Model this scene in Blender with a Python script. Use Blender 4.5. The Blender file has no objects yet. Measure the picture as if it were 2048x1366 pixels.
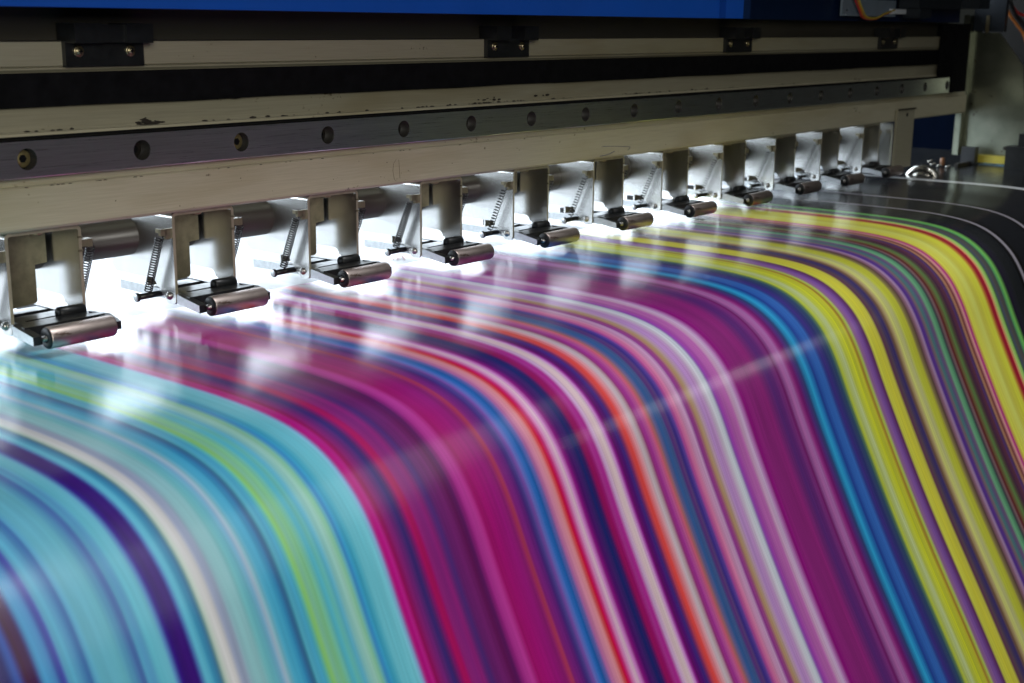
import bpy, bmesh, math, random
from mathutils import Vector, Matrix
random.seed(4)
S = bpy.context.scene
COL = S.collection
PI = math.pi

# ------------------------------------------------------------------ materials
def mat(name):
    m = bpy.data.materials.new(name); m.use_nodes = True
    nt = m.node_tree; b = nt.nodes['Principled BSDF']
    return m, nt, b
def N(nt, t, **k):
    n = nt.nodes.new(t)
    for a, v in k.items(): setattr(n, a, v)
    return n
def noise(nt, scale, vec=None, stretch=None, detail=4, rough=.55):
    tc = N(nt, 'ShaderNodeTexCoord'); mp = N(nt, 'ShaderNodeMapping')
    nt.links.new(tc.outputs['Object'], mp.inputs['Vector'])
    if stretch: mp.inputs['Scale'].default_value = stretch
    n = N(nt, 'ShaderNodeTexNoise'); n.inputs['Scale'].default_value = scale
    n.inputs['Detail'].default_value = detail; n.inputs['Roughness'].default_value = rough
    nt.links.new(mp.outputs[0], n.inputs['Vector'])
    return n.outputs['Fac']
def ramp(nt, fac, stops):
    r = N(nt, 'ShaderNodeValToRGB'); el = r.color_ramp.elements
    while len(el) < len(stops): el.new(.5)
    for e, (p, c) in zip(el, stops):
        e.position = p; e.color = (*c, 1) if len(c) == 3 else c
    nt.links.new(fac, r.inputs['Fac']); return r.outputs['Color']
def mixc(nt, fac, a, b, mode='MIX'):
    n = N(nt, 'ShaderNodeMix', data_type='RGBA', blend_type=mode)
    if isinstance(fac, float): n.inputs[0].default_value = fac
    else: nt.links.new(fac, n.inputs[0])
    for i, v in ((6, a), (7, b)):
        if isinstance(v, tuple): n.inputs[i].default_value = (*v, 1)
        else: nt.links.new(v, n.inputs[i])
    return n.outputs[2]
def bump(nt, b, h, strength, dist):
    n = N(nt, 'ShaderNodeBump'); n.inputs['Strength'].default_value = strength
    n.inputs['Distance'].default_value = dist
    nt.links.new(h, n.inputs['Height']); nt.links.new(n.outputs[0], b.inputs['Normal'])
def maprange(nt, v, a, b):
    n = N(nt, 'ShaderNodeMapRange'); nt.links.new(v, n.inputs[0])
    n.inputs[3].default_value = a; n.inputs[4].default_value = b
    return n.outputs[0]
def simple(name, col, rough=.5, metal=0., var=.25, scale=60, stretch=None, bstr=.0, rvar=.12, spec=.5):
    m, nt, b = mat(name)
    f = noise(nt, scale, stretch=stretch)
    lo = tuple(c*(1-var) for c in col); hi = tuple(min(1, c*(1+var)) for c in col)
    nt.links.new(ramp(nt, f, [(.3, lo), (.7, hi)]), b.inputs['Base Color'])
    b.inputs['Metallic'].default_value = metal
    b.inputs['Specular IOR Level'].default_value = spec
    f2 = noise(nt, scale*2.3, stretch=stretch)
    nt.links.new(maprange(nt, f2, max(.02, rough-rvar), rough+rvar), b.inputs['Roughness'])
    if bstr: bump(nt, b, f, bstr, .0004)
    return m

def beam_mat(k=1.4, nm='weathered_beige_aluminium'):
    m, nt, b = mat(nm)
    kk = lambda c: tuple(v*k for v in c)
    br = noise(nt, 60, stretch=(.6, 12, 40), detail=5)          # drawn lines along the beam
    base = ramp(nt, br, [(.3, kk((.31, .287, .205))), (.7, kk((.385, .357, .255)))])
    sp = noise(nt, 420, stretch=(.7, 1, 1), detail=3)
    bl = noise(nt, 34, stretch=(.5, 1, 1.4), detail=6)
    mul = N(nt, 'ShaderNodeMath', operation='MULTIPLY'); nt.links.new(sp, mul.inputs[0]); nt.links.new(bl, mul.inputs[1])
    spots = ramp(nt, mul.outputs[0], [(.405, (0, 0, 0)), (.45, (.8, .8, .8))])
    c1 = mixc(nt, spots, base, (.10, .075, .045))
    yel = ramp(nt, noise(nt, 19, stretch=(.4, 1, 2), detail=3), [(.5, (0, 0, 0)), (.75, (.6, .6, .6))])
    c2 = mixc(nt, yel, c1, kk((.25, .205, .11)))
    nt.links.new(c2, b.inputs['Base Color'])
    b.inputs['Metallic'].default_value = .15
    nt.links.new(maprange(nt, br, .38, .55), b.inputs['Roughness'])
    bump(nt, b, br, .12, .0003)
    return m
def brushed(name, col, rough, stretch, scale=90, var=.18, rv=.1, aniso=0., bs=.06):
    m, nt, b = mat(name)
    if aniso:
        tn = N(nt, 'ShaderNodeCombineXYZ'); tn.inputs[2].default_value = 1
        nt.links.new(tn.outputs[0], b.inputs['Tangent']); b.inputs['Anisotropic'].default_value = aniso
    f = noise(nt, scale, stretch=stretch, detail=6, rough=.7)
    nt.links.new(ramp(nt, f, [(.25, tuple(c*(1-var) for c in col)), (.75, tuple(min(1, c*(1+var)) for c in col))]), b.inputs['Base Color'])
    b.inputs['Metallic'].default_value = 1.
    nt.links.new(maprange(nt, f, rough-rv, rough+rv), b.inputs['Roughness'])
    bump(nt, b, f, bs, .0002)
    return m
M = {}
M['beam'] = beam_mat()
M['beam_shaded'] = beam_mat(.95, 'shaded_beam_aluminium')  # same aluminium, with the dimmer light up there put into the colour
M['wall'] = simple("grey_brown_wall", (.05, .046, .036), .5, 0, .12, 25, stretch=(.3, 1, 1), spec=.25)
M['zincedge'] = simple('passivated_edge_room_tint', (.26, .235, .155), .45, .6, .2, 200)  # yellow passivation plus the warm dark room's reflection put into the colour
M['rail'] = brushed('brushed_rail_steel', (.78, .84, .80), .30, (.35, 6, 30), 110, .2, .09, aniso=.5, bs=.12)
M['tube'] = simple('brown_tube_sleeve', (.050, .042, .037), .34, 0, .12, 40, stretch=(.3, 4, 4))
M['roller'] = None
M['black'] = simple('black_anodised', (.011, .012, .013), .34, .0, .3, 200, bstr=.05, spec=.4)
M['blackmat'] = simple('black_rubber', (.006, .006, .007), .7, 0, .3, 150, bstr=.1, spec=.06)
M['grey_cut'] = brushed('cut_aluminium_face', (.50, .52, .53), .42, (8, 1, 1), 260, .25, .1)
M['spring'] = simple('spring_steel', (.010, .010, .011), .4, 0, .2, 300)
M['screw'] = simple('dull_brass_zinc', (.42, .36, .22), .34, 1, .3, 500)
M['boltdark'] = simple('dark_bolt', (.014, .011, .008), .5, 0, .3, 400)  # near-black: the shade down in the rail bores put into the colour
M['boltyel'] = simple('greased_bolt', (.42, .34, .16), .4, .8, .3, 400)
M['boltsteel'] = simple('bolt_steel', (.35, .34, .32), .3, 1, .3, 400)
M['hole'] = simple('hole_wall', (.014, .012, .009), .55, 0, .3, 300)  # bore walls blackened to stand for the shade inside
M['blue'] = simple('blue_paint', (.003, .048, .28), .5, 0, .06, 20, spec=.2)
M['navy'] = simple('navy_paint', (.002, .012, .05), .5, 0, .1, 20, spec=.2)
M['darkgrey'] = simple('dark_grey_paint', (.05, .048, .042), .5, .2, .15, 30, stretch=(.3, 1, 1))
M['gunmetal'] = simple('gunmetal_paint', (.012, .016, .022), .45, 0, .1, 30, spec=.3)
M['pit'] = simple('dark_cabinet', (.014, .013, .012), .6, 0, .5, 12, spec=.1)
M['yellow'] = simple('yellow_plastic', (.5, .42, .05), .45, 0, .2, 60)
M['silver'] = brushed('turned_silver', (.66, .64, .58), .25, (1, 1, 1), 200, .2, .08)
M['paleblue'] = simple('pale_blue_plastic', (.25, .42, .55), .4, 0, .4, 90)
M['white'] = simple('white_plastic', (.62, .66, .72), .4, 0, .1, 60)
M['bracketblue'] = simple('pale_bracket', (.26, .33, .42), .4, .3, .1, 60)
M['orange'] = simple('orange_wire', (.55, .17, .02), .45, 0, .1, 60)
M['brownplug'] = simple('brown_plastic', (.16, .06, .015), .5, 0, .1, 60)
M['red'] = simple('red_wire', (.5, .03, .03), .45, 0, .1, 60)
M['yelwire'] = simple('yellow_wire', (.5, .38, .05), .45, 0, .1, 60)
M['ink'] = simple('blue_ink', (.03, .05, .14), .5, 0, .2, 200)
M['redink'] = simple('red_ink', (.42, .06, .07), .5, 0, .2, 200)
M['grime'] = simple('grease_grime', (.02, .014, .01), .6, 0, .5, 300, bstr=.4)
M['platen'] = simple('black_platen', (.012, .013, .014), .2, 0, .3, 40)
M['backlever'] = M['black']

def zinc():
    m, nt, b = mat('galvanised_sheet')
    f = noise(nt, 130, detail=6, rough=.65)
    g = noise(nt, 260, stretch=(1, 1, .12), detail=3)
    nt.links.new(mixc(nt, .5, ramp(nt, f, [(.3, (.64, .64, .62)), (.7, (.74, .74, .72))]), ramp(nt, g, [(.3, (.63, .63, .61)), (.7, (.76, .76, .74))])), b.inputs['Base Color'])
    b.inputs['Metallic'].default_value = 1
    b.inputs['Roughness'].default_value = .27
    return m
M['zincrim'] = simple('bright_cut_rim', (.50, .46, .33), .4, .5, .15, 200)
M['zinc'] = zinc()
def roller_mat():
    m, nt, b = mat('worn_roller_steel')
    f = noise(nt, 160, stretch=(.6, 2, 2), detail=6, rough=.7)
    sc = noise(nt, 240, stretch=(.25, 1, 1), detail=5, rough=.75)
    c = ramp(nt, f, [(.3, (.40, .33, .30)), (.7, (.54, .46, .42))])
    d = ramp(nt, sc, [(.60, (0, 0, 0)), (.68, (1, 1, 1))])
    nt.links.new(mixc(nt, d, c, (.14, .09, .07)), b.inputs['Base Color'])
    b.inputs['Metallic'].default_value = 1
    nt.links.new(maprange(nt, f, .34, .50), b.inputs['Roughness'])
    return m
M['roller'] = roller_mat()
def galv_plate():
    m, nt, b = mat('stained_side_plate')
    f = noise(nt, 30, detail=6, rough=.6)
    c = ramp(nt, f, [(.3, (.17, .185, .14)), (.7, (.27, .285, .22))])
    sp = ramp(nt, noise(nt, 130, detail=4), [(.66, (0, 0, 0)), (.72, (1, 1, 1))])
    nt.links.new(mixc(nt, sp, c, (.09, .07, .05)), b.inputs['Base Color'])
    b.inputs['Metallic'].default_value = .85
    b.inputs['Roughness'].default_value = .3
    return m
M['plate'] = galv_plate()

def sheet_mat():
    m, nt, b = mat('printed_banner_vinyl')
    a = N(nt, 'ShaderNodeAttribute', attribute_name='print')
    tc = N(nt, 'ShaderNodeTexCoord')
    mp = N(nt, 'ShaderNodeMapping'); mp.inputs['Scale'].default_value = (1, .02, .02)
    nt.links.new(tc.outputs['Object'], mp.inputs['Vector'])
    fine = N(nt, 'ShaderNodeTexNoise'); fine.inputs['Scale'].default_value = 900; fine.inputs['Detail'].default_value = 5
    nt.links.new(mp.outputs[0], fine.inputs['Vector'])
    streak = ramp(nt, fine.outputs['Fac'], [(.3, (.88, .88, .88)), (.7, (1.09, 1.09, 1.09))])
    c = mixc(nt, 1., a.outputs['Color'], streak, 'MULTIPLY')
    nt.links.new(c, b.inputs['Base Color'])
    b.inputs['Specular IOR Level'].default_value = .5
    b.inputs['IOR'].default_value = 1.52
    b.inputs['Coat Weight'].default_value = .3; b.inputs['Coat Roughness'].default_value = .42; b.inputs['Coat IOR'].default_value = 1.45
    r = noise(nt, 55, detail=3)
    inv = N(nt, 'ShaderNodeMath', operation='MULTIPLY_ADD'); nt.links.new(a.outputs['Alpha'], inv.inputs[0]); inv.inputs[1].default_value = -.24; inv.inputs[2].default_value = .24
    rs = N(nt, 'ShaderNodeMath', operation='ADD'); nt.links.new(maprange(nt, r, .12, .17), rs.inputs[0]); nt.links.new(inv.outputs[0], rs.inputs[1])
    nt.links.new(rs.outputs[0], b.inputs['Roughness'])
    nt.links.new(maprange(nt, a.outputs['Alpha'], .28, .5), b.inputs['Specular IOR Level'])
    nt.links.new(maprange(nt, a.outputs['Alpha'], 0, .42), b.inputs['Coat Weight'])
    # woven scrim showing through the film
    w1 = N(nt, 'ShaderNodeTexWave', wave_type='BANDS', bands_direction='X'); w1.inputs['Scale'].default_value = 260
    w1.inputs['Distortion'].default_value = 1.; w1.inputs['Detail'].default_value = 1
    w2 = N(nt, 'ShaderNodeTexWave', wave_type='BANDS', bands_direction='DIAGONAL'); w2.inputs['Scale'].default_value = 260
    uvn = N(nt, 'ShaderNodeAttribute', attribute_name='arc')
    cmb = N(nt, 'ShaderNodeCombineXYZ')
    sx = N(nt, 'ShaderNodeSeparateXYZ'); nt.links.new(tc.outputs['Object'], sx.inputs[0])
    nt.links.new(sx.outputs[0], cmb.inputs[0]); nt.links.new(uvn.outputs['Fac'], cmb.inputs[1])
    nt.links.new(cmb.outputs[0], w1.inputs['Vector'])
    w2.bands_direction = 'Y'; w2.inputs['Distortion'].default_value = 1.; nt.links.new(cmb.outputs[0], w2.inputs['Vector'])
    ad = N(nt, 'ShaderNodeMath', operation='ADD'); nt.links.new(w1.outputs['Fac'], ad.inputs[0]); nt.links.new(w2.outputs['Fac'], ad.inputs[1])
    bump(nt, b, ad.outputs[0], .10, .0001)
    c2 = mixc(nt, 1., c, ramp(nt, maprange(nt, ad.outputs[0], 0, .5), [(.0, (.93, .93, .93)), (1., (1.05, 1.05, 1.05))]), 'MULTIPLY')
    nt.links.new(c2, b.inputs['Base Color'])
    return m
M['sheet'] = sheet_mat()
def emis(name, col, s):
    m, nt, b = mat(name)
    b.inputs['Base Color'].default_value = (.8, .8, .8, 1)
    b.inputs['Emission Color'].default_value = (*col, 1); b.inputs['Emission Strength'].default_value = s
    return m

# ------------------------------------------------------------------ mesh helpers
class MB:
    def __init__(s): s.bm = bmesh.new(); s.mi = 0
    def _new(s, fs):
        for f in fs: f.material_index = s.mi
        return fs
    def box(s, x0, x1, y0, y1, z0, z1, bev=0.0):
        return s.hexa([(x0,y0,z0),(x1,y0,z0),(x1,y1,z0),(x0,y1,z0),(x0,y0,z1),(x1,y0,z1),(x1,y1,z1),(x0,y1,z1)], bev)
    def hexa(s, p, bev=0.0):
        v = [s.bm.verts.new(q) for q in p]
        fs = [s.bm.faces.new([v[i] for i in q]) for q in ((0,3,2,1),(4,5,6,7),(0,1,5,4),(1,2,6,5),(2,3,7,6),(3,0,4,7))]
        s._new(fs)
        if bev: s.bevel(fs, bev)
        return fs
    def bevel(s, fs, w, seg=2):
        es = list({e for f in fs for e in f.edges if len(e.link_faces) == 2 and e.calc_face_angle(0) > .5})
        r = bmesh.ops.bevel(s.bm, geom=es, offset=w, segments=seg, affect='EDGES', profile=.5)
        for f in r['faces']: f.material_index = s.mi
    def prism(s, poly, axis, a, b, bev=0.0):
        """poly: 2D points; axis X -> (y,z), Y -> (x,z), Z -> (x,y)"""
        def P(q, t):
            return (t, q[0], q[1]) if axis == 'X' else (q[0], t, q[1]) if axis == 'Y' else (q[0], q[1], t)
        va = [s.bm.verts.new(P(q, a)) for q in poly]; vb = [s.bm.verts.new(P(q, b)) for q in poly]
        n = len(poly)
        fs = [s.bm.faces.new(va), s.bm.faces.new(vb[::-1])]
        fs += [s.bm.faces.new((va[i], vb[i], vb[(i+1) % n], va[(i+1) % n])) for i in range(n)]
        bmesh.ops.recalc_face_normals(s.bm, faces=fs)
        s._new(fs)
        if bev: s.bevel(fs, bev, 2)
        return fs
    def lathe(s, prof, p0, d, seg=32, smooth=True):
        """prof: list of (t along axis, r)"""
        d = Vector(d).normalized(); p0 = Vector(p0)
        u = d.orthogonal().normalized(); w = d.cross(u)
        rings = []
        for t, r in prof:
            c = p0 + d*t
            if r < 1e-7: rings.append([s.bm.verts.new(c)])
            else: rings.append([s.bm.verts.new(c + (u*math.cos(2*PI*k/seg) + w*math.sin(2*PI*k/seg))*r) for k in range(seg)])
        fs = []
        for A, B in zip(rings, rings[1:]):
            for k in range(seg):
                k2 = (k+1) % seg
                if len(A) == 1 and len(B) == 1: continue
                if len(A) == 1: q = (A[0], B[k], B[k2])
                elif len(B) == 1: q = (A[k], B[0], A[k2])
                else: q = (A[k], B[k], B[k2], A[k2])
                f = s.bm.faces.new(q); f.smooth = smooth; fs.append(f)
        s._new(fs); return fs
    def cyl(s, p0, p1, r, seg=24, ch=0.0):
        p0 = Vector(p0); L = (Vector(p1)-p0).length
        pr = [(0, 0), (0, r-ch), (ch, r), (L-ch, r), (L, r-ch), (L, 0)] if ch else [(0, 0), (0, r), (L, r), (L, 0)]
        # separate rings at sharp rims
        q = []
        for t in pr: q.append(t)
        fs = s.lathe(q, p0, Vector(p1)-p0, seg)
        for f in fs:
            if abs(f.normal.dot((Vector(p1)-p0).normalized())) > .6: f.smooth = False
        return fs
    def tube(s, pts, r, seg=6, cap=True):
        pts = [Vector(p) for p in pts]; rings = []
        t0 = (pts[1]-pts[0]).normalized(); u = t0.orthogonal().normalized()
        for i, p in enumerate(pts):
            t = (pts[min(i+1, len(pts)-1)] - pts[max(i-1, 0)]).normalized()
            u = (u - t*u.dot(t)).normalized(); w = t.cross(u)
            rings.append([s.bm.verts.new(p + (u*math.cos(2*PI*k/seg) + w*math.sin(2*PI*k/seg))*r) for k in range(seg)])
        fs = []
        for A, B in zip(rings, rings[1:]):
            for k in range(seg):
                f = s.bm.faces.new((A[k], A[(k+1) % seg], B[(k+1) % seg], B[k])); f.smooth = True; fs.append(f)
        if cap:
            fs.append(s.bm.faces.new(rings[0][::-1])); fs.append(s.bm.faces.new(rings[-1]))
        s._new(fs); return fs
    def build(s, name, mats, parent=None, loc=None, fix=True):
        if fix: bmesh.ops.recalc_face_normals(s.bm, faces=s.bm.faces[:])
        me = bpy.data.meshes.new(name); s.bm.to_mesh(me); s.bm.free()
        for m in (mats if isinstance(mats, (list, tuple)) else [mats]): me.materials.append(m)
        o = bpy.data.objects.new(name, me); COL.objects.link(o)
        if parent: o.parent = parent
        if loc: o.location = loc
        return o
def empty(name, loc=(0, 0, 0)):
    o = bpy.data.objects.new(name, None); o.empty_display_size = .01; o.location = loc; COL.objects.link(o); return o
def tag(o, label=None, cat=None, group=None, kind=None):
    if label: o['label'] = label
    if cat: o['category'] = cat
    if group: o['group'] = group
    if kind: o['kind'] = kind
    return o
def copy_tree(o, parent=None):
    c = o.copy(); COL.objects.link(c); c.parent = parent
    for ch in list(o.children): copy_tree(ch, c)
    return c
def arc(cx, cy, r, a0, a1, n=5):
    return [(cx + r*math.cos(math.radians(a0 + (a1-a0)*i/n)), cy + r*math.sin(math.radians(a0 + (a1-a0)*i/n))) for i in range(n+1)]
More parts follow.
